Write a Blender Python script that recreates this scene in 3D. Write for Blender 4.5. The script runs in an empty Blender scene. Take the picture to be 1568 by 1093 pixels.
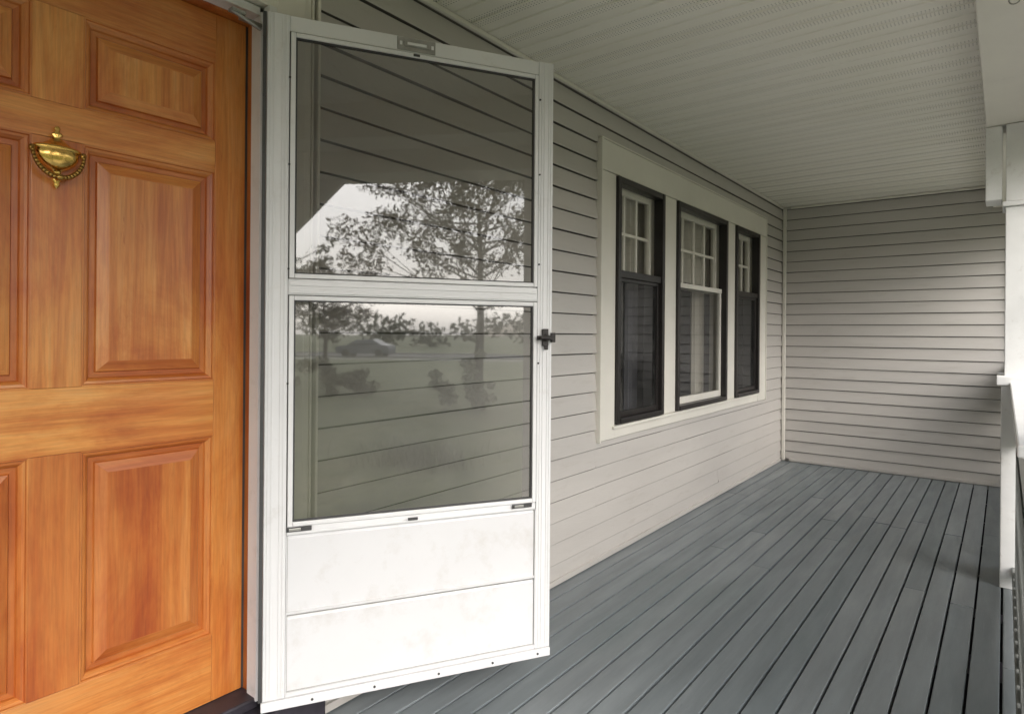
import bpy, math, random
import numpy as np
from mathutils import Matrix, Vector
random.seed(7); rng=np.random.default_rng(7)
S=bpy.context.scene
D=1.72; XE=6.5; ZC=2.46; CAMZ=1.22

# ------------------------------------------------------------ materials
def newmat(name):
    m=bpy.data.materials.new(name); m.use_nodes=True
    nt=m.node_tree; b=nt.nodes['Principled BSDF']
    return m,nt,b
def coords(nt,scale=(1,1,1),rot=(0,0,0)):
    tc=nt.nodes.new('ShaderNodeTexCoord'); mp=nt.nodes.new('ShaderNodeMapping')
    mp.inputs['Scale'].default_value=scale; mp.inputs['Rotation'].default_value=rot
    nt.links.new(tc.outputs['Object'],mp.inputs['Vector']); return mp.outputs['Vector']
def noise(nt,vec,scale=5,detail=4,rough=.55,dist=0):
    n=nt.nodes.new('ShaderNodeTexNoise'); n.inputs['Scale'].default_value=scale
    n.inputs['Detail'].default_value=detail; n.inputs['Roughness'].default_value=rough
    n.inputs['Distortion'].default_value=dist
    nt.links.new(vec,n.inputs['Vector']); return n.outputs['Fac']
def ramp(nt,fac,stops):
    r=nt.nodes.new('ShaderNodeValToRGB'); e=r.color_ramp.elements
    while len(e)<len(stops): e.new(.5)
    for i,(p,c) in enumerate(stops):
        e[i].position=p
        c=c if not isinstance(c,(int,float)) else (c,c,c)
        e[i].color=(*c,1)
    nt.links.new(fac,r.inputs['Fac']); return r.outputs['Color']
def mix(nt,fac,a,b,mode='MIX'):
    m=nt.nodes.new('ShaderNodeMix'); m.data_type='RGBA'; m.blend_type=mode
    for sock,v in ((m.inputs[0],fac),(m.inputs[6],a),(m.inputs[7],b)):
        if isinstance(v,(int,float)): sock.default_value=v if sock==m.inputs[0] else (v,v,v,1)
        elif isinstance(v,tuple): sock.default_value=(*v,1)
        else: nt.links.new(v,sock)
    return m.outputs[2]
def math_(nt,op,a,b=0.0):
    m=nt.nodes.new('ShaderNodeMath'); m.operation=op
    for i,v in enumerate((a,b)):
        if isinstance(v,(int,float)): m.inputs[i].default_value=v
        else: nt.links.new(v,m.inputs[i])
    return m.outputs[0]
def bump(nt,b,h,strength=.3,dist=.002):
    n=nt.nodes.new('ShaderNodeBump'); n.inputs['Strength'].default_value=strength
    n.inputs['Distance'].default_value=dist
    nt.links.new(h,n.inputs['Height']); nt.links.new(n.outputs[0],b.inputs['Normal'])

def paint(name,c,var=.12,rough=.45,scale=3,stretch=(1,1,1),bs=.15,bscale=60,dirt=None,metal=0,coat=0,dirtpos=(.55,.75),damt=.7):
    m,nt,b=newmat(name); v=coords(nt,stretch)
    n=noise(nt,v,scale,6)
    c1=tuple(x*(1-var) for x in c); c2=tuple(min(1,x*(1+var)) for x in c)
    col=ramp(nt,n,[(.3,c1),(.7,c2)])
    if dirt:
        n3=noise(nt,v,scale*3.1,9,.7)
        col=mix(nt,ramp(nt,n3,[(dirtpos[0],0.),(dirtpos[1],damt)]),col,dirt)
    nt.links.new(col,b.inputs['Base Color'])
    b.inputs['Roughness'].default_value=rough; b.inputs['Metallic'].default_value=metal
    b.inputs['Coat Weight'].default_value=coat
    n2=noise(nt,v,bscale,3); bump(nt,b,n2,bs)
    return m
vinyl=paint('vinyl_siding_mat',(.485,.462,.435),.05,.42,1.3,(1,1,6),.25,25,dirt=(.35,.32,.28),dirtpos=(.55,.9))
gapShadeDirtM=paint('siding_gap_shade_dirt_mat',(.10,.09,.08),.15,.8,5)  # dark brown paints lap shadow, plus grime, into the siding gaps
trimM=paint('cream_trim_mat',(.70,.675,.61),.05,.45,3,(1,1,1),.1,40,dirt=(.4,.36,.29),dirtpos=(.62,.88))
whiteM=paint('white_aluminium_mat',(.69,.69,.695),.04,.38,4,(1,1,1),.08,30,dirt=(.46,.43,.39),dirtpos=(.56,.9))
kickM=paint('worn_white_panel_mat',(.64,.64,.65),.04,.36,2.2,(1,1,1),.1,30,dirt=(.47,.44,.40),dirtpos=(.52,.85),damt=.8)
ventM=paint('white_paint_mat',(.74,.74,.73),.06,.5,6,(1,1,1),.45,35,dirt=(.4,.36,.31),dirtpos=(.58,.88))
balM=paint('weathered_baluster_mat',(.20,.21,.20),.2,.6,7,(1,1,1),.4,35,dirt=(.08,.09,.08),dirtpos=(.5,.8))
blackM=paint('black_frame_mat',(.018,.015,.014),.2,.35,8)
gaskM=paint('gasket_mat',(.05,.05,.05),.2,.6,8)
greyM=paint('grey_metal_mat',(.35,.35,.33),.15,.4,30,metal=.7)
darkM=paint('dark_threshold_mat',(.03,.026,.035),.3,.5,12)
brassM=paint('brass_mat',(.80,.52,.15),.15,.2,30,metal=1)
brassD=paint('aged_brass_mat',(.35,.21,.06),.3,.3,30,metal=1)
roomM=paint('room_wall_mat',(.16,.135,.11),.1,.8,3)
curtM=paint('curtain_mat',(.80,.77,.70),.06,.8,3,(8,8,.5))

def wood(name,axis):
    m,nt,b=newmat(name)
    st={'z':(1,1,.05),'x':(.05,1,1)}[axis]
    v=coords(nt,st)
    fine=noise(nt,v,190,5,.6); med=noise(nt,v,24,6,.65,1.0)
    v2=coords(nt,{'z':(1,1,.4),'x':(.4,1,1)}[axis]); blot=noise(nt,v2,5.0,6,.66,.5)
    v3=coords(nt,{'z':(1,1,.12),'x':(.12,1,1)}[axis]); fleck=noise(nt,v3,75,4,.7,.5)
    at=nt.nodes.new('ShaderNodeAttribute'); at.attribute_name='rnd'
    base=ramp(nt,med,[(.25,(.52,.165,.032)),(.45,(.65,.250,.052)),(.6,(.72,.320,.078)),(.8,(.79,.42,.14))])
    tint=ramp(nt,blot,[(.30,(.66,.40,.34)),(.42,(.86,.70,.62)),(.54,(1,1,1.)),(.72,(1.02,1.15,1.55))])
    col=mix(nt,.95,base,tint,'MULTIPLY')
    col=mix(nt,.5,col,ramp(nt,fine,[(.35,.66),(.6,1.)]),'MULTIPLY')
    col=mix(nt,ramp(nt,fleck,[(.63,0.),(.74,.5)]),col,(.36,.08,.013))
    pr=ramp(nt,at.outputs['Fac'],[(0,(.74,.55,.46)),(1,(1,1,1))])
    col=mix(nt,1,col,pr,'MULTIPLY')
    nt.links.new(col,b.inputs['Base Color'])
    b.inputs['Roughness'].default_value=.38; b.inputs['Coat Weight'].default_value=.4; b.inputs['Coat Roughness'].default_value=.22
    bump(nt,b,fine,.12,.001)
    return m
woodV=wood('fir_wood_vertical_mat','z'); woodH=wood('fir_wood_horizontal_mat','x')

def glassmat(name,tint,refl,rg=.006):
    m,nt,b=newmat(name); nt.nodes.remove(b); out=nt.nodes['Material Output']
    t=nt.nodes.new('ShaderNodeBsdfTransparent'); t.inputs[0].default_value=(*tint,1)
    g=nt.nodes.new('ShaderNodeBsdfGlossy'); g.inputs['Roughness'].default_value=rg; g.inputs[0].default_value=(.95,.97,1,1)
    v=coords(nt); bp=nt.nodes.new('ShaderNodeBump'); bp.inputs['Strength'].default_value=.05; bp.inputs['Distance'].default_value=.002
    nt.links.new(noise(nt,v,5,1),bp.inputs['Height']); nt.links.new(bp.outputs[0],g.inputs['Normal'])
    lw=nt.nodes.new('ShaderNodeLayerWeight'); lw.inputs[0].default_value=.25
    f=math_(nt,'MULTIPLY_ADD',lw.outputs['Fresnel'],.8); nt.nodes[-1].inputs[2].default_value=refl
    mx=nt.nodes.new('ShaderNodeMixShader'); nt.links.new(f,mx.inputs[0]); nt.links.new(t.outputs[0],mx.inputs[1]); nt.links.new(g.outputs[0],mx.inputs[2])
    df=nt.nodes.new('ShaderNodeBsdfDiffuse'); df.inputs[0].default_value=(.6,.6,.57,1)
    mx2=nt.nodes.new('ShaderNodeMixShader')
    d=ramp(nt,noise(nt,v,9,8,.7),[(.4,.01),(.75,.06)]); nt.links.new(d,mx2.inputs[0])
    nt.links.new(mx.outputs[0],mx2.inputs[1]); nt.links.new(df.outputs[0],mx2.inputs[2])
    nt.links.new(mx2.outputs[0],out.inputs['Surface']); return m
stormGlass=glassmat('storm_glass_mat',(.58,.575,.55),.075,.02)
stormGlassL=glassmat('storm_glass_lower_mat',(.52,.52,.50),.16,.025)
winGlass=glassmat('window_glass_mat',(.72,.72,.70),.08)
screenGlass=glassmat('screened_glass_mat',(.28,.29,.33),.02)

# deck
deckM,nt,b=newmat('deck_paint_mat')
v=coords(nt,(.35,2.5,1)); v1=coords(nt,(.12,6,1)); vv=coords(nt)
at=nt.nodes.new('ShaderNodeAttribute'); at.attribute_name='rnd'
base=ramp(nt,at.outputs['Fac'],[(0,(.168,.195,.208)),(1,(.218,.242,.255))])
base=mix(nt,.9,base,ramp(nt,noise(nt,v,5,7,.6),[(.3,.80),(.7,1.15)]),'MULTIPLY')
base=mix(nt,ramp(nt,noise(nt,v1,9,10,.75),[(.60,0.),(.72,.4)]),base,(.38,.40,.41))
base=mix(nt,ramp(nt,noise(nt,vv,11,10,.8),[(.63,0.),(.70,.6)]),base,(.09,.10,.10))
base=mix(nt,ramp(nt,noise(nt,vv,26,8,.8),[(.66,0.),(.71,.55)]),base,(.42,.44,.44))
base=mix(nt,ramp(nt,noise(nt,coords(nt,(.6,1,1)),1.3,5,.6),[(.5,0.),(.75,.5)]),base,(.12,.155,.155))
nt.links.new(base,b.inputs['Base Color'])
nt.links.new(ramp(nt,noise(nt,v,6,6),[(.3,.28),(.7,.48)]),b.inputs['Roughness'])
bump(nt,b,noise(nt,v1,40,6),.35,.002)

# soffit with perforations
sofM,nt,b=newmat('vinyl_soffit_mat')
tc=nt.nodes.new('ShaderNodeTexCoord'); sp=nt.nodes.new('ShaderNodeSeparateXYZ'); nt.links.new(tc.outputs['Object'],sp.inputs[0])
def cell(o,p):
    q=math_(nt,'DIVIDE',o,p); q=math_(nt,'FRACT',q); q=math_(nt,'SUBTRACT',q,.5); return math_(nt,'MULTIPLY',q,p)
cx=cell(sp.outputs[0],.0133); cy=cell(sp.outputs[1],.0133)
d=math_(nt,'SQRT',math_(nt,'ADD',math_(nt,'MULTIPLY',cx,cx),math_(nt,'MULTIPLY',cy,cy)))
hole=math_(nt,'LESS_THAN',d,.0023)
rib=math_(nt,'ABSOLUTE',cell(sp.outputs[0],.2)); msk=math_(nt,'LESS_THAN',rib,.04)
hole=math_(nt,'MULTIPLY',hole,msk)
nn=noise(nt,coords(nt,(1,.3,1)),4,6)
c=ramp(nt,nn,[(.3,(.81,.785,.70)),(.7,(.86,.84,.765))])
c=mix(nt,hole,c,(.20,.19,.17)); nt.links.new(c,b.inputs['Base Color']); b.inputs['Roughness'].default_value=.42
# ground
def grass(name):
    m,nt,b=newmat(name); v=coords(nt)
    c=ramp(nt,noise(nt,v,.6,8,.7),[(.3,(.055,.08,.025)),(.5,(.12,.145,.05)),(.75,(.22,.21,.10))])
    c=mix(nt,.6,c,ramp(nt,noise(nt,v,9,6,.7),[(.35,.4),(.65,1.5)]),'MULTIPLY')
    nt.links.new(c,b.inputs['Base Color']); b.inputs['Roughness'].default_value=.9; bump(nt,b,noise(nt,v,40,5),.8,.03); return m
lawnM=grass('lawn_mat')
asph=paint('asphalt_mat',(.055,.055,.055),.2,.85,3,bs=.5,bscale=80)
conc=paint('concrete_mat',(.40,.39,.365),.12,.8,3,bs=.3,bscale=60)
barkM=paint('bark_mat',(.09,.07,.05),.35,.9,8,(1,1,.2),.8,20)
def leafm(name,a,bb):
    m,nt,b=newmat(name); at=nt.nodes.new('ShaderNodeAttribute'); at.attribute_name='rnd'
    nt.links.new(ramp(nt,at.outputs['Fac'],[(0,a),(1,bb)]),b.inputs['Base Color']); b.inputs['Roughness'].default_value=.7; return m
leafA=leafm('foliage_mat',(.035,.05,.012),(.11,.13,.035)); leafB=leafm('rust_foliage_mat',(.10,.07,.04),(.24,.17,.09)); leafC=leafm('pale_foliage_mat',(.12,.14,.08),(.34,.36,.22))

# ------------------------------------------------------------ mesh helpers
def empty(name,loc=(0,0,0)):
    e=bpy.data.objects.new(name,None); e.location=loc; S.collection.objects.link(e); return e
class MB:
    def __init__(s): s.v=[];s.f=[];s.m=[];s.r=[]
    def face(s,pts,mi=0,r=0.5):
        n=len(s.v); s.v+= [tuple(p) for p in pts]; s.f.append(tuple(range(n,n+len(pts)))); s.m.append(mi); s.r.append(r)
    def box(s,x0,x1,y0,y1,z0,z1,mi=0,r=None):
        if r is None: r=random.random()
        n=len(s.v)
        s.v+=[(x,y,z) for z in (z0,z1) for y in (y0,y1) for x in (x0,x1)]
        for f in ((0,2,3,1),(4,5,7,6),(0,1,5,4),(2,6,7,3),(0,4,6,2),(1,3,7,5)):
            s.f.append(tuple(n+i for i in f)); s.m.append(mi); s.r.append(r)
    def cyl(s,p0,p1,r0,r1,seg=12,mi=0,caps=True,r=.5):
        p0=Vector(p0);p1=Vector(p1); q=(p1-p0).to_track_quat('Z','Y'); n=len(s.v)
        for p,rr in((p0,r0),(p1,r1)):
            for i in range(seg):
                a=2*math.pi*i/seg; s.v.append(tuple(p+q@Vector((rr*math.cos(a),rr*math.sin(a),0))))
        for i in range(seg):
            j=(i+1)%seg; s.f.append((n+i,n+j,n+seg+j,n+seg+i)); s.m.append(mi); s.r.append(r)
        if caps:
            s.f.append(tuple(n+i for i in reversed(range(seg)))); s.f.append(tuple(n+seg+i for i in range(seg))); s.m+=[mi,mi]; s.r+=[r,r]
    def lathe(s,o,prof,seg=20,mi=0,ys=1.0):
        n=len(s.v)
        for (rr,h) in prof:
            for i in range(seg):
                a=2*math.pi*i/seg
                s.v.append((o[0]+rr*math.cos(a),o[1]+ys*rr*math.sin(a),o[2]+h))
        for k in range(len(prof)-1):
            for i in range(seg):
                j=(i+1)%seg; s.f.append((n+k*seg+i,n+k*seg+j,n+(k+1)*seg+j,n+(k+1)*seg+i)); s.m.append(mi); s.r.append(.5)
    def obj(s,name,mats,parent=None,bevel=0,smooth=False):
        me=bpy.data.meshes.new(name); me.from_pydata(s.v,[],s.f)
        for m in mats: me.materials.append(m)
        me.polygons.foreach_set('material_index',s.m)
        a=me.attributes.new('rnd','FLOAT','FACE'); a.data.foreach_set('value',s.r)
        if smooth: me.polygons.foreach_set('use_smooth',[True]*len(s.f))
        me.update()
        o=bpy.data.objects.new(name,me); S.collection.objects.link(o)
        if parent: o.parent=parent
        if bevel:
            md=o.modifiers.new('b','BEVEL'); md.width=bevel; md.segments=2; md.limit_method='ANGLE'
        return o

# ------------------------------------------------------------ siding
E=.1016; GAP=.0052; IN=-.010
def siding(mb,s0,s1,z0,z1,mp,seams=True):
    k=int(math.floor(z0/E+1e-6))
    while k*E<z1-1e-5:
        a=max(z0,k*E); top=(k+1)*E-GAP; bb=min(z1,top)
        if bb<=a: k+=1; continue
        cuts=[s0,s1]
        if seams:
            rs=random.Random(k*13+5); x=rs.uniform(-1,2.6)-2
            while x<s1:
                if x>s0+.1 and x<s1-.1: cuts.append(x)
                x+=rs.uniform(3.4,3.7)
        cuts.sort()
        for i in range(len(cuts)-1):
            p,q=cuts[i],cuts[i+1]; off=.0010*(i%2)
            ow=lambda z:(.0155-.0115*((z-k*E)/E))+off
            pr=[]
            if a==k*E: pr=[(IN,a),(.0135+off,a),(.0155+off,a+.003)]
            else: pr=[(ow(a),a)]
            pr.append((ow(bb),bb))
            if bb==top: pr+=[(IN,bb),(IN,bb+GAP)]
            sg=max(1,int((q-p)/.45))
            jit=[random.uniform(-.0012,.0012) for _ in range(sg+1)]; jz=[random.uniform(-.0009,.0009) for _ in range(sg+1)]
            for j in range(sg):
                sa=p+(q-p)*j/sg; sb=p+(q-p)*(j+1)/sg
                for t in range(len(pr)-1):
                    o1,y1=pr[t]; o2,y2=pr[t+1]
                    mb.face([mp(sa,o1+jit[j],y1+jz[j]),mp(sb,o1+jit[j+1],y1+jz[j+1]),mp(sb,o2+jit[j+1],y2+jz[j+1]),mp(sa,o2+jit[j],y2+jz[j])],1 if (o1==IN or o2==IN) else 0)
        k+=1

house=empty('porch_house')
CX0,CX1=2.933,5.86; WZ0,WZ1=.645,2.255
DX0,DX1=.03,1.011
mb=MB(); mw=lambda s,o,z:(s,D-o,z)
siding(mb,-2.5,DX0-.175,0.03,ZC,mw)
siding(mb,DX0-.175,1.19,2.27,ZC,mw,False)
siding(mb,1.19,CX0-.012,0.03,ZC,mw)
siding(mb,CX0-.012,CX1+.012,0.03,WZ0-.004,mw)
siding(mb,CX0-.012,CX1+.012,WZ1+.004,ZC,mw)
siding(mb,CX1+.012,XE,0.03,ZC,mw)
mb.obj('wall_siding',[vinyl,gapShadeDirtM],house)
mb=MB(); me_=lambda s,o,z:(XE-o,s,z)
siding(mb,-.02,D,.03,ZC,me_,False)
mb.obj('end_wall_siding',[vinyl,gapShadeDirtM],house)
mb=MB(); y0,y1=D+.014,D+.14
mb.box(-2.5,DX0-.02,y0,y1,-.5,2.9); mb.box(DX0-.02,DX1+.02,y0,y1,2.17,2.9); mb.box(DX1+.025,CX0+.05,y0,y1,-.5,2.9)
mb.box(CX0+.05,CX1-.05,y0,y1,-.5,.70); mb.box(CX0+.05,CX1-.05,y0,y1,2.11,2.9); mb.box(CX1-.05,XE+.14,y0,y1,-.5,2.9)
mb.box(XE+.014,XE+.14,-.02,y0-.002,-.5,2.9)
mb.obj('wall_sheathing',[vinyl],house)
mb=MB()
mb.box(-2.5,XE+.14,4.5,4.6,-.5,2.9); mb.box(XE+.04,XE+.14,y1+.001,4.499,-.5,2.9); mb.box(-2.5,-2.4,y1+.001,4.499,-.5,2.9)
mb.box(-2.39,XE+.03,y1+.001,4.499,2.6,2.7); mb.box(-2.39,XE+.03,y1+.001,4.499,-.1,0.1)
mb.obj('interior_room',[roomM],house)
mb=MB()
mb.box(XE-.045,XE-.017,D-.045,D-.017,.012,ZC-.012)
mb.box(XE-.03,XE+.1,-.055,-.021,.0,2.44)
mb.obj('corner_trim',[trimM],house,.003)
mb=MB()
mb.box(1.205,XE-.08,D-.022,D-.001,.004,.03); mb.box(XE-.022,XE-.001,0,D-.08,.004,.03)
mb.obj('starter_strip',[vinyl],house,.002)
mb=MB()
mb.box(-2.5,XE-.06,D-.030,D-.0175,ZC-.022,ZC-.002); mb.box(XE-.03,XE-.0175,.0,D-.085,ZC-.022,ZC-.002)
mb.obj('ceiling_channel',[trimM],house,.003)
mb=MB()
mb.box(1.035,1.135,1.690,D+.013,.12,2.27,r=.2); mb.box(1.136,1.160,1.70,D+.012,.12,2.27)
mb.box(1.1605,1.168,1.695,D+.01,.12,2.285); mb.box(1.180,1.190,1.692,D+.01,.12,2.285)
mb.box(-.095,1.1345,1.692,D+.012,2.165,2.262); mb.box(-.145,1.19,1.70,D+.011,2.271,2.283)
mb.box(-.145,-.0-.05,1.690,D+.012,0,2.1645)
mb.obj('door_casing',[trimM],house,.004)
mb=MB()
mb.box(DX1-.012,DX1+.024,1.715,1.765,.14,2.150); mb.box(DX0-.05,DX1-.013,1.715,1.765,2.138,2.162)
mb.box(DX1-.004,DX1+.02,1.682,1.714,.14,2.164)
mb.obj('storm_frame',[whiteM],house,.002)
mb=MB()
mb.box(DX1-.002,DX1+.022,1.7655,1.86,.13,2.16,0,0); mb.box(DX0-.02,DX1-.003,1.7655,1.86,2.134,2.16,0,0); mb.box(DX0-.03,DX0-.001,1.7,1.86,.13,2.133)
mb.obj('door_jamb',[woodV],house,.002)
mb=MB(); mb.box(DX0-.05,1.203,1.66,1.90,.001,.118); mb.box(DX0-.04,DX1+.0,1.72,1.88,.1185,.150)
mb.obj('door_threshold',[darkM],house,.006)

# soffit
mb=MB(); x=-2.5; P=.1
while x<XE:
    xa=min(x+P-.012,XE); xb=min(x+P-.008,XE); xc=min(x+P-.004,XE); xd=min(x+P,XE)
    for (p,zp,q,zq) in ((x,ZC,xa,ZC+.0015),(xa,ZC+.0015,xb,ZC+.007),(xb,ZC+.007,xc,ZC+.007),(xc,ZC+.007,xd,ZC)):
        if q>p: mb.face([(p,D,zp),(q,D,zq),(q,.0,zq),(p,.0,zp)])
    x+=P
mb.obj('porch_ceiling',[sofM],house)
mb=MB(); mb.box(-2.9,XE+.6,-.60,5.0,2.78,2.9); mb.box(-2.9,XE+.6,-.63,-.601,2.62,2.92)
mb.obj('roof',[asph],house)
mb=MB(); mb.box(-2.5,XE-.032,-.16,.08,2.27,2.52); mb.box(-2.5,XE+.1,-.42,-.163,2.14,2.779)
mb.obj('porch_beam',[trimM],house,.005)
mb=MB()
for px in (3.95,):
    mb.box(px,px+.2,-.2,.0,.9,1.86); mb.box(px-.012,px+.212,-.212,.012,1.862,1.885); mb.box(px,px+.2,-.2,-.001,1.887,2.268)
    mb.box(px+.01,px+.19,.0135,.08,1.90,2.268)
mb.obj('porch_column',[ventM],house,.004)
mb=MB()
for px in (-.18,1.50):
    mb.box(px,px+.16,-.40,-.25,-.4,2.138)
mb.face([(-.02,-.3,1.74),(.40,-.3,2.138),(-.02,-.3,2.138)]); mb.face([(-.02,-.34,1.74),(.40,-.34,2.138),(-.02,-.34,2.138)])
mb.face([(-.02,-.3,1.74),(.40,-.3,2.138),(.40,-.34,2.138),(-.02,-.34,1.74)])
mb.obj('porch_post',[ventM],house,0)
mb=MB()
for hx,hy in ((1.95,-.012),(2.45,-.018)):
    for i in range(10):
        a0=2*math.pi*i/11; a1=2*math.pi*(i+1)/11; c0=(hx,hy+.014*math.sin(a0),2.245+.014*math.cos(a0)); c1=(hx,hy+.014*math.sin(a1),2.245+.014*math.cos(a1))
        mb.cyl(c0,c1,.002,.002,6)
    mb.cyl((hx,hy,2.259),(hx,hy,2.27),.002,.002,6)
mb.obj('screw_hooks',[greyM],house)

# ------------------------------------------------------------ deck
mb=MB(); W=.0955; yy=D-.003
while yy>-.16:
    y1_=yy; y0_=yy-W+.0085
    x=-2.6+random.uniform(-2.5,0)
    while x<XE+.03:
        L=random.uniform(3.6,4.9); xa=max(x,-2.6); xb=min(x+L-.002,XE-.004)
        if xb-xa>.05:
            r=random.random(); dz=random.uniform(-.002,.001)
            mb.box(xa,xb,y0_,y1_,-.03,dz,r=r)
        x+=L
    yy-=W
deck=mb.obj('porch_deck',[deckM],None,.003)
mb=MB()
mb.box(-2.6,XE,-.14,-.10,-.25,-.031)
for i in range(16): mb.box(-2.5+i*.6,-2.46+i*.6,-.09,D,-.2,-.031)
mb.box(-2.6,XE,-.09,D,-.36,-.35)
mb.obj('joists',[darkM],deck)
GZ=-.8
mb=MB()
for i in range(4): mb.box(-.1,1.5,-.16-.30*(i+1),-.161-.30*i,GZ-.1,-.18-.17*i+.0)
mb.obj('porch_steps',[conc])

# ------------------------------------------------------------ railing
rail=empty('porch_railing')
mb=MB()
for xa,xb in ((1.66,3.90),(4.20,XE-.035)):
    mb.box(xa,xb,-.085,-.05,.70,.97); mb.box(xa,xb,-.15,-.022,.972,1.0); mb.box(xa,xb,-.10,-.035,.06,.11,1)
mb.box(3.88,4.22,-.27,.030,.985,1.03); mb.box(3.90,4.20,-.25,.012,.0,.984)
mb.obj('rails',[ventM,balM],rail,.004)
mb=MB()
def baluster(x):
    prof=[(.0,.046),(.06,.046),(.1,.028),(.14,.022),(.2,.038),(.27,.05),(.34,.04),(.4,.022),(.46,.024),(.52,.042),(.59,.046)]
    L=[];R=[]
    for h,w in prof: L.append((x-w,h+.11)); R.append((x+w,h+.11))
    for i in range(len(L)-1):
        for y in (-.045,-.075):
            mb.face([(L[i][0],y,L[i][1]),(R[i][0],y,R[i][1]),(R[i+1][0],y,R[i+1][1]),(L[i+1][0],y,L[i+1][1])])
        mb.face([(L[i][0],-.045,L[i][1]),(L[i][0],-.075,L[i][1]),(L[i+1][0],-.075,L[i+1][1]),(L[i+1][0],-.045,L[i+1][1])])
        mb.face([(R[i][0],-.045,R[i][1]),(R[i][0],-.075,R[i][1]),(R[i+1][0],-.075,R[i+1][1]),(R[i+1][0],-.045,R[i+1][1])])
x=1.76
while x<6.4:
    if not 3.83<x<4.27: baluster(x)
    x+=.125
mb.obj('balusters',[balM],rail)

# ------------------------------------------------------------ wooden front door
door=empty('wooden_front_door')
DY=1.80; DZ0,DZ1=.152,2.132; dl,dr=.045,1.001
rows=[(.344,.919),(1.079,1.679),(1.764,1.994)]
cols=[(1.053-.911,1.053-.579),(.579,.911)]
mb=MB()
mb.box(dl,cols[0][0],DY,DY+.04,DZ0,DZ1,0,.9); mb.box(cols[1][1],dr,DY,DY+.04,DZ0,DZ1,0,.6)
rz=[(DZ0,rows[0][0]),(rows[0][1],rows[1][0]),(rows[1][1],rows[2][0]),(rows[2][1],DZ1)]
for i,(a,c) in enumerate(rz): mb.box(cols[0][0]+.0005,cols[1][1]-.0005,DY+.0004,DY+.04,a,c,1,[.6,1,.95,.6][i])
for i,(a,c) in enumerate(rows): mb.box(cols[0][1],cols[1][0],DY+.0007,DY+.04,a+.0005,c-.0005,0,[.15,.75,1][i])
mb.obj('stiles_and_rails',[woodV,woodH],door,.0012)
mb=MB()
def panel(x0,x1,z0,z1,r):
    ins=[0,.004,.006,.012,.018,.021,.033,.036,.058,.062]; dep=[.001,.001,.005,.006,.012,.018,.018,.013,.005,.004]
    rects=[[(x0+i,DY+d,z0+i),(x1-i,DY+d,z0+i),(x1-i,DY+d,z1-i),(x0+i,DY+d,z1-i)] for i,d in zip(ins,dep)]
    for k in range(len(rects)-1):
        for j in range(4):
            a,b_=rects[k],rects[k+1]; jj=(j+1)%4
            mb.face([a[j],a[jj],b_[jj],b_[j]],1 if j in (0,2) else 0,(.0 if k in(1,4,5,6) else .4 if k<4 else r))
    q=rects[-1]; xs=[q[0][0],q[0][0]+(q[1][0]-q[0][0])*random.uniform(.3,.45),q[0][0]+(q[1][0]-q[0][0])*random.uniform(.55,.8),q[1][0]]
    for a,c in zip(xs[:-1],xs[1:]):
        mb.face([(a,DY+.004,z0+ins[-1]),(c,DY+.004,z0+ins[-1]),(c,DY+.004,z1-ins[-1]),(a,DY+.004,z1-ins[-1])],0,min(1,max(0,r+random.uniform(-.3,.3))))
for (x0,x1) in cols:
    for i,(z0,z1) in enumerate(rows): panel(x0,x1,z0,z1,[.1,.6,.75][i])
mb.obj('panels',[woodV,woodH],door)
mb=MB(); mb.box(dl,dr,DY+.041,DY+.045,DZ0,DZ1); mb.obj('door_back',[woodV],door)
mb=MB(); mb.box(dr+.0005,DX1-.0022,DY+.002,DY+.03,DZ0,DZ1); mb.obj('weatherstrip',[gaskM],door)

# knocker
kn=empty('door_knocker',(.522,DY,1.628))
mb=MB()
mb.lathe((0,-.010,.052),[(.0,.026),(.004,.024),(.007,.019),(.004,.013),(.009,.009),(.013,.004),(.006,-.002),(.010,-.006),(.018,-.012),(.030,-.020),(.044,-.024),(.050,-.028),(.050,-.032),(.043,-.036)],24,0,.5)
mb.lathe((0,-.012,0),[(.042,.018),(.044,.010),(.043,.0),(.036,-.013),(.024,-.023),(.012,-.029),(.008,-.034),(.010,-.038),(.0,-.042)],24,0,.55)
mb.lathe((0,-.006,-.055),[(.0,.012),(.009,.009),(.012,.004),(.006,-.003),(.008,-.008),(.004,-.014),(.0,-.018)],16)
mb.obj('plate',[brassM],kn,0,True)
mb=MB()
n=22; pp=[]
for i in range(n+1):
    a=math.pi*(i/n); t=math.cos(a); pp.append((.052*t,-.022-.008*math.sin(a),.014-.062*math.sin(a)))
for i in range(n):
    w=.0032+.003*math.sin(math.pi*(i+.5)/n); mb.cyl(pp[i],pp[i+1],w,w,10)
for sx in (-.052,.052): mb.lathe((sx,-.018,.014),[(0,.009),(.006,.006),(.007,0),(.006,-.006),(0,-.009)],12)
mb.lathe((0,-.030,-.048),[(0,.008),(.009,.006),(.011,0),(.009,-.006),(0,-.008)],12)
mb.obj('striker',[brassD],kn,0,True)

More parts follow.
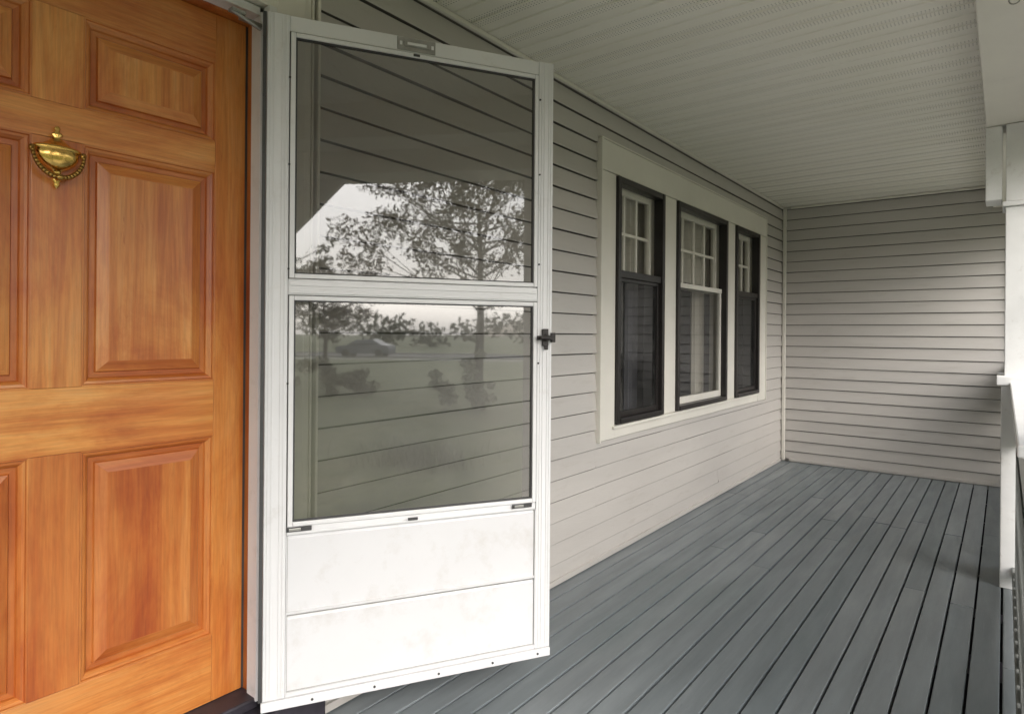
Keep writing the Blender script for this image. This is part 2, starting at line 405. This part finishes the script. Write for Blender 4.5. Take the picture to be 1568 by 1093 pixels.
# ------------------------------------------------------------ storm door
st=empty('storm_door',(.982,1.66,0)); st.rotation_euler=(0,0,math.radians(-30))
Lw=.907; z0,z1=.137,2.13; T=.030
mb=MB()
mb.box(.004,.065,0,T,z0+.028,z1); mb.box(.853,Lw,0,T,z0+.028,z1)
mb.box(.0655,.8525,.001,T-.001,2.083,z1-.001)
mb.box(.0655,.8525,.002,T-.002,1.325,1.372)
mb.box(.0655,.8525,.003,T-.003,.63,.655)
mb.box(.0655,.8525,.002,T-.002,z0+.028,.172)
mb.box(.0,Lw,-.006,T+.004,z0,z0+.027)
mb.obj('frame',[whiteM],st,.0025)
mb=MB()
for u in (.012,.022,.044,.054): mb.box(u,u+.005,-.0025,-.0002,z0+.03,z1-.003)
for u in (.862,.872,.888,.897): mb.box(u,u+.004,-.0025,-.0002,z0+.03,z1-.003)
mb.box(.07,.85,-.0015,.0005,1.352,1.366)
mb.box(.07,.85,-.0015,.0005,1.330,1.340)
mb.box(.068,.85,-.0015,.0005,.634,.641)
mb.obj('ridges',[whiteM],st,.001)
mb=MB()
for (a,c) in ((1.374,2.081),(.657,1.323)):
    mb.box(.068,.082,-.004,.018,a,c); mb.box(.838,.851,-.004,.018,a,c)
    mb.box(.0825,.8375,-.004,.018,a,a+.013); mb.box(.0825,.8375,-.004,.018,c-.013,c)
mb.obj('glazing_frames',[whiteM],st,.002)
mb=MB()
for (a,c) in ((1.374,2.081),(.657,1.323)):
    mb.box(.0822,.0865,.000,.012,a+.0135,c-.0135); mb.box(.8335,.8378,.000,.012,a+.0135,c-.0135)
    mb.box(.0867,.8333,.000,.012,a+.0135,a+.0165); mb.box(.0867,.8333,.000,.012,c-.0165,c-.0135)
    mb.box(.0655,.0675,.000,.012,a-.002,c+.002); mb.box(.8515,.8527,.000,.012,a-.002,c+.002)
    mb.box(.0676,.8514,.0002,.012,c+.0003,c+.0016)
mb.obj('gaskets',[gaskM],st)
for i,(a,c,gm) in enumerate(((1.389,2.066,stormGlass),(.672,1.308,stormGlassL))):
    mb=MB(); mb.face([(.084,.008,a),(.836,.008,a),(.836,.008,c),(.084,.008,c)]); mb.obj('glass_%d'%(i+1),[gm],st)
mb=MB()
def strip(z0_,z1_):
    pr=[(.016,z0_),(.006,z0_+.008),(.006,z1_-.010),(.011,z1_-.002),(.016,z1_)]
    for (a,za),(c,zc) in zip(pr[:-1],pr[1:]): mb.face([(.066,a,za),(.852,a,za),(.852,c,zc),(.066,c,zc)])
strip(.172,.398); strip(.400,.630)
mb.face([(.066,.022,.17),(.852,.022,.17),(.852,.022,.63),(.066,.022,.63)])
mb.box(.066,.852,.0010,.0065,.4030,.4100)
mb.box(.0655,.0685,-.0012,.008,.172,.63); mb.box(.8495,.8525,-.0012,.008,.172,.63); mb.box(.069,.849,-.0012,.008,.172,.180)
mb.obj('kick_panel',[kickM],st,0)
mb=MB(); mb.box(.069,.849,.0065,.012,.3970,.4028); mb.box(.0687,.0700,.0045,.007,.181,.629); mb.box(.8480,.8493,.0045,.007,.181,.629); mb.box(.0702,.8478,.0045,.007,.1802,.1815)
mb.obj('panel_joint',[greyM],st)
mb=MB(); mb.box(-.007,.003,-.004,.022,z0+.03,z1-.004); mb.obj('hinge_strip',[gaskM],st)
mb=MB()
for z in np.arange(.24,2.1,.165): mb.cyl((-.003,-.007,z),(-.003,-.0045,z+.0),.0045,.0045,8)
for u in (.14,.32,.52,.7,.86): mb.cyl((u,-.009,.151),(u,-.005,.151),.004,.003,8)
for z in (1.12,1.45,1.75,2.0): mb.cyl((.857,-.004,z),(.857,.0,z),.003,.003,8); mb.cyl((.066,-.0045,z-.05),(.066,.0,z-.05),.003,.003,8)
mb.box(.425,.445,-.006,-.001,2.071,2.078); mb.box(.42,.45,-.0052,.0,.640,.6475)
for u in (.10,.80): mb.box(u-.035,u+.035,-.007,-.0042,.6435,.656)
mb.obj('screws_and_clips',[gaskM],st)
mb=MB()
for u in (.10,.80): mb.box(u-.028,u+.005,-.010,-.0072,.6455,.654)
mb.box(.375,.495,-.003,.0005,2.086,2.126)
mb.box(.395,.475,-.007,-.0032,2.098,2.114)
mb.obj('latch_plate',[greyM],st,.0015)
mb=MB(); mb.box(.405,.465,-.0095,-.0072,2.102,2.110); mb.box(.382,.390,-.005,-.0032,2.1,2.112); mb.box(.481,.489,-.005,-.0032,2.1,2.112)
mb.obj('badge_inlay',[whiteM],st,.001)
mb=MB()
mb.box(.868,.890,-.012,-.0028,1.178,1.235); mb.box(.845,.905,-.022,-.0125,1.198,1.212); mb.cyl((.879,-.03,1.205),(.879,-.012,1.205),.010,.012,12)
mb.cyl((.848,-.036,1.205),(.884,-.030,1.205),.006,.007,10); mb.box(.872,.886,-.018,-.012,1.165,1.18); mb.box(.900,.914,-.016,.0,1.19,1.222)
mb.obj('handle',[blackM],st,.002)
mb=MB(); mb.box(.93,.995,1.700,1.714,2.098,2.108); mb.box(.90,.94,1.69,1.713,2.108,2.118); mb.cyl((.90,1.70,2.112),(.985,1.69,2.085),.006,.006,10)
mb.obj('closer_bracket',[greyM],house,.001)

# ------------------------------------------------------------ windows
mb=MB()
mb.box(2.933,3.090,1.688,D+.10,.647,2.093); mb.box(3.703,3.900,1.688,D+.10,.72,2.093); mb.box(4.843,5.039,1.688,D+.10,.72,2.093); mb.box(5.648,5.86,1.688,D+.10,.647,2.093)
mb.box(2.933,5.86,1.684,D+.10,2.095,2.255); mb.box(3.0905,5.6475,1.690,D+.10,.647,.718)
mb.box(3.06,5.68,1.672,1.6895,.700,.717)
mb.box(2.921,2.932,1.680,D+.01,.640,2.256); mb.box(5.862,5.872,1.680,D+.01,.640,2.256); mb.box(2.921,5.872,1.680,D+.01,2.2565,2.266)
mb.obj('window_casing',[trimM],house,.003)
def window(x0,x1,big,ncol):
    e=empty('double_hung_window')
    z0,z1,zm=.722,2.090,1.555
    mb=MB(); w=.035
    mb.box(x0,x0+w,1.672,1.735,z0,z1); mb.box(x1-w,x1,1.672,1.735,z0,z1)
    mb.box(x0+w+.0005,x1-w-.0005,1.674,1.735,z1-w,z1); mb.box(x0+w+.0005,x1-w-.0005,1.668,1.735,z0,z0+.03)
    if not big: mb.box(x0+w+.0005,x1-w-.0005,1.682,1.725,zm-.02,zm+.02)
    mb.obj('outer_frame',[blackM],e,.003)
    a,c=x0+w+.001,x1-w-.001
    mb=MB(); s=.032
    mb.box(a,a+s,1.752,1.785,zm-.01,z1); mb.box(c-s,c,1.752,1.785,zm-.01,z1); mb.box(a+s,c-s,1.753,1.785,z1-w-.03,z1-.001)
    for i in range(1,ncol):
        xx=a+s+(c-a-2*s)*i/ncol; mb.box(xx-.009,xx+.009,1.757,1.775,zm+.02,z1-w-.03)
    zz=(zm+z1-.04)/2; mb.box(a+s,c-s,1.7585,1.774,zz-.009,zz+.009)
    mb.box(a,c,1.750,1.79,zm-.025,zm+.018)
    mb.obj('upper_sash',[trimM],e,.002)
    mb=MB(); s2=.026; ya=1.712 if big else 1.695
    mb.box(a,a+s2,ya,ya+.03,z0+.031,zm-.021); mb.box(c-s2,c,ya,ya+.03,z0+.031,zm-.021)
    mb.box(a+s2,c-s2,ya+.001,ya+.03,z0+.031,z0+.031+(.045 if big else .03))
    if big: mb.box(a+.0005,c-.0005,ya-.004,ya+.03,zm-.0205,zm+.012)
    else: mb.box(a+s2,c-s2,ya+.001,ya+.03,zm-.04,zm-.021)
    mb.obj('lower_sash',[trimM if big else blackM],e,.002)
    mb=MB(); mb.face([(a+.01,1.768,zm),(c-.01,1.768,zm),(c-.01,1.768,z1-.03),(a+.01,1.768,z1-.03)]); mb.obj('upper_glass',[winGlass],e)
    mb=MB(); mb.face([(a+.01,ya+.012,z0+.04),(c-.01,ya+.012,z0+.04),(c-.01,ya+.012,zm-.02),(a+.01,ya+.012,zm-.02)]); mb.obj('lower_glass',[winGlass if big else screenGlass],e)
    mb=MB()
    def drape(xa,xb,zb,zt,y):
        n=40; pts=[(xa+(xb-xa)*i/n,y+.012*math.sin(i*1.1)+.005*math.sin(i*2.7)) for i in range(n+1)]
        for p,q in zip(pts[:-1],pts[1:]): mb.face([(p[0],p[1],zb),(q[0],q[1],zb),(q[0],q[1],zt),(p[0],p[1],zt)])
    if big: drape(c-.16,c+.05,.6,1.79,1.88)
    drape(a-.05,c+.08,1.60,2.2,1.845)
    if not big: drape(c-.10,c+.05,.6,1.59,1.88)
    mb.obj('curtain',[curtM],e,0,True)
window(3.094,3.699,False,3); window(3.904,4.839,True,4); window(5.043,5.644,False,3)

# ------------------------------------------------------------ surroundings
mb=MB(); mb.face([(-400,-400,GZ),(400,-400,GZ),(400,400,GZ),(-400,400,GZ)]); mb.obj('lawn',[lawnM])
mb=MB(); mb.face([(-300,-53,GZ+.004),(300,-53,GZ+.004),(300,-45,GZ+.004),(-300,-45,GZ+.004)]); mb.obj('road',[asph])
mb=MB(); mb.box(-300,300,-45,-44.8,GZ-.1,GZ+.12); mb.box(-300,300,-53.2,-53,GZ-.1,GZ+.12)
mb.face([(-300,-43.2,GZ+.008),(300,-43.2,GZ+.008),(300,-41.8,GZ+.008),(-300,-41.8,GZ+.008)])
mb.face([(-.1,-3.2,GZ+.01),(9,-3.2,GZ+.01),(9,-1.4,GZ+.01),(-.1,-1.4,GZ+.01)])  # unseen concrete strip, added to bounce light up to the porch ceiling
mb.obj('sidewalk',[conc])
def leaves(clumps,n,size):
    v=[];f=[];r=[]
    tot=sum(c[3]**2 for c in clumps)
    for (cx,cy,cz,cr) in clumps:
        k=int(n*cr*cr/tot); base=rng.random()
        d=rng.normal(size=(k,3)); d/=np.linalg.norm(d,axis=1)[:,None]; d*=cr*rng.random((k,1))**.45
        d[:,2]*=.75
        for p in d:
            a=rng.normal(size=3); a/=np.linalg.norm(a); b_=np.cross(a,rng.normal(size=3)); b_/=np.linalg.norm(b_)
            s=size*rng.uniform(.5,1.3); c=np.array((cx,cy,cz))+p; i=len(v)
            v+= [tuple(c-a*s),tuple(c+b_*s*.45),tuple(c+a*s),tuple(c-b_*s*.45)]; f.append((i,i+1,i+2,i+3))
            r.append(float(np.clip(.25*base+.35*rng.random()+.4*(p[2]/cr*.5+.5),0,1)))
    return v,f,r
def tree(x,y,h,cr,mat,n=7000,name='deciduous_tree',size=.16):
    e=empty(name,(x,y,GZ)); mb=MB()
    mb.cyl((0,0,-.1),(.1,0,h*.3),h*.022,h*.016,12); mb.cyl((.1,0,h*.3),(.0,.1,h*.8),h*.016,h*.004,10)
    cl=[]
    for i in range(26):
        a=random.uniform(0,6.28); t=random.uniform(.30,.75); el=random.uniform(.15,.9)
        L=cr*random.uniform(.55,1.05)*(1.1-.5*(t-.28)); s=(.08,0.03,h*t)
        m=(s[0]+L*.5*math.cos(a),s[1]+L*.5*math.sin(a),s[2]+L*.3*el); t_=(s[0]+L*math.cos(a),s[1]+L*math.sin(a),s[2]+L*.8*el)
        mb.cyl(s,m,h*.005,h*.003,6); mb.cyl(m,t_,h*.003,h*.001,6)
        cl.append((*t_,cr*random.uniform(.12,.28)))
        for q in range(3):
            t2=(t_[0]+random.uniform(-.3,.3)*cr,t_[1]+random.uniform(-.3,.3)*cr,t_[2]+random.uniform(-.1,.3)*cr)
            mb.cyl(m,t2,h*.002,h*.0008,5)
            if q<2: cl.append((*t2,cr*random.uniform(.08,.2)))
    cl.append((0,0,h*.85,cr*.25))
    mb.obj('trunk',[barkM],e)
    v,f,r=leaves(cl,n,size); L=MB(); L.v=v; L.f=f; L.r=r; L.m=[0]*len(f); L.obj('crown',[mat],e)
tree(-2.4,-19.0,8.6,4.2,leafB,15000,size=.085)
tree(-9.4,-21.5,5.4,2.4,leafB,6000,size=.075)
tree(7.5,-20,8.5,3.2,leafA,3500)
tree(-20,-38,9,3.5,leafA,3000,size=.2)
cl=[]
for i in range(90):
    x=-150+i*3.4+random.uniform(-1,1); cl.append((x,-85+random.uniform(-8,8),GZ+random.uniform(1,3.5),random.uniform(2.2,3.6)))
v,f,r=leaves(cl,12000,.55); L=MB(); L.v=v;L.f=f;L.r=r;L.m=[0]*len(f); L.obj('distant_trees',[leafA])
def shrub(x,y,w,h,mat,n,size,nm='garden_shrub'):
    cl=[(x+random.gauss(0,w*.4),y+random.gauss(0,w*.3),GZ+random.uniform(.1,h),random.uniform(.12,.3)*w) for _ in range(14)]
    v,f,r=leaves(cl,n,size); L=MB(); L.v=v;L.f=f;L.r=r;L.m=[0]*len(f); L.obj(nm,[mat])
shrub(-1.6,-12.5,1.1,1.5,leafC,2500,.06); shrub(-6.5,-16,1.4,1.0,leafA,2500,.07)
# strappy ornamental grass near the porch
mb=MB()
for i in range(420):
    bx=random.gauss(-.9,.45); by=random.gauss(-6.2,.35); a=random.uniform(0,6.28); L=random.uniform(.3,.75); w=.008; r=random.random()
    p=[]
    for k in range(5):
        t=k/4; rr=L*.55*t*t; p.append((bx+rr*math.cos(a),by+rr*math.sin(a),GZ+L*(t-.35*t*t)))
    for k in range(4):
        w0=w*(1-k/4.2); w1=w*(1-(k+1)/4.2); sx,sy=-math.sin(a),math.cos(a)
        mb.face([(p[k][0]-sx*w0,p[k][1]-sy*w0,p[k][2]),(p[k][0]+sx*w0,p[k][1]+sy*w0,p[k][2]),(p[k+1][0]+sx*w1,p[k+1][1]+sy*w1,p[k+1][2]),(p[k+1][0]-sx*w1,p[k+1][1]-sy*w1,p[k+1][2])],0,r)
mb.obj('ornamental_grass',[leafC])
# parked car
car=empty('parked_car',(-17,-46.2,GZ+.004)); mb=MB()
prof=[(-2.2,.3),(-2.25,.75),(-2.0,.9),(-1.3,.98),(-.6,1.42),(.8,1.45),(1.6,1.02),(2.15,.95),(2.25,.6),(2.2,.3)]
w=.88
for i in range(len(prof)):
    j=(i+1)%len(prof); a,c=prof[i],prof[j]; wa=w*(.8 if a[1]>1.2 else 1); wc=w*(.8 if c[1]>1.2 else 1)
    mb.face([(a[0],-wa,a[1]),(c[0],-wc,c[1]),(c[0],wc,c[1]),(a[0],wa,a[1])])
for sgn in (-1,1): mb.face([(p[0],sgn*w*(.8 if p[1]>1.2 else 1),p[1]) for p in prof])
mb.obj('body',[paint('car_paint_mat',(.25,.27,.30),.05,.45,2)],car)
mb=MB()
for x in (-1.4,1.4):
    for s in(-1,1): mb.cyl((x,s*.72,.32),(x,s*.91,.32),.32,.32,20)
for s in (-1,1): mb.face([(-1.15,s*.885,.99),(-.6,s*.715,1.36),(.75,s*.715,1.38),(1.35,s*.88,1.03)])
mb.obj('wheels_and_windows',[blackM],car)

# ------------------------------------------------------------ light
w=bpy.data.worlds.new("World"); S.world=w; w.use_nodes=True; nt=w.node_tree
bg=nt.nodes['Background']; sky=nt.nodes.new('ShaderNodeTexSky'); sky.sky_type='NISHITA'; sky.sun_disc=False
el=math.radians(36); tr=Vector((.35,.85,0)).normalized()
az=math.atan2(-tr.x,-tr.y)
sky.sun_elevation=el; sky.sun_rotation=az; sky.dust_density=4; sky.air_density=1
hs=nt.nodes.new('ShaderNodeHueSaturation'); hs.inputs['Saturation'].default_value=.4; hs.inputs['Value'].default_value=2.15
nt.links.new(sky.outputs[0],hs.inputs['Color']); nt.links.new(hs.outputs[0],bg.inputs[0]); bg.inputs[1].default_value=.15
sl=bpy.data.lights.new('sun','SUN'); sl.energy=1.8; sl.angle=math.radians(75); sl.color=(1,.97,.94)
so=bpy.data.objects.new('sun',sl); S.collection.objects.link(so)
dv=Vector((tr.x*math.cos(el),tr.y*math.cos(el),-math.sin(el))); so.rotation_euler=dv.to_track_quat('-Z','Y').to_euler()

# ------------------------------------------------------------ camera
cam=bpy.data.cameras.new('camera'); co=bpy.data.objects.new('camera',cam); S.collection.objects.link(co); S.camera=co
cam.sensor_width=36; cam.lens=968/1568*36; cam.shift_y=-.0233; cam.clip_start=.02; cam.clip_end=1000
co.matrix_world=Matrix.Translation((0,0,CAMZ))@Matrix.Rotation(math.radians(37.92-90),4,'Z')@Matrix.Rotation(math.radians(90),4,'X')@Matrix.Rotation(math.radians(.45),4,'Z')
S.view_settings.view_transform='Standard'; S.view_settings.look='None'; S.view_settings.exposure=0
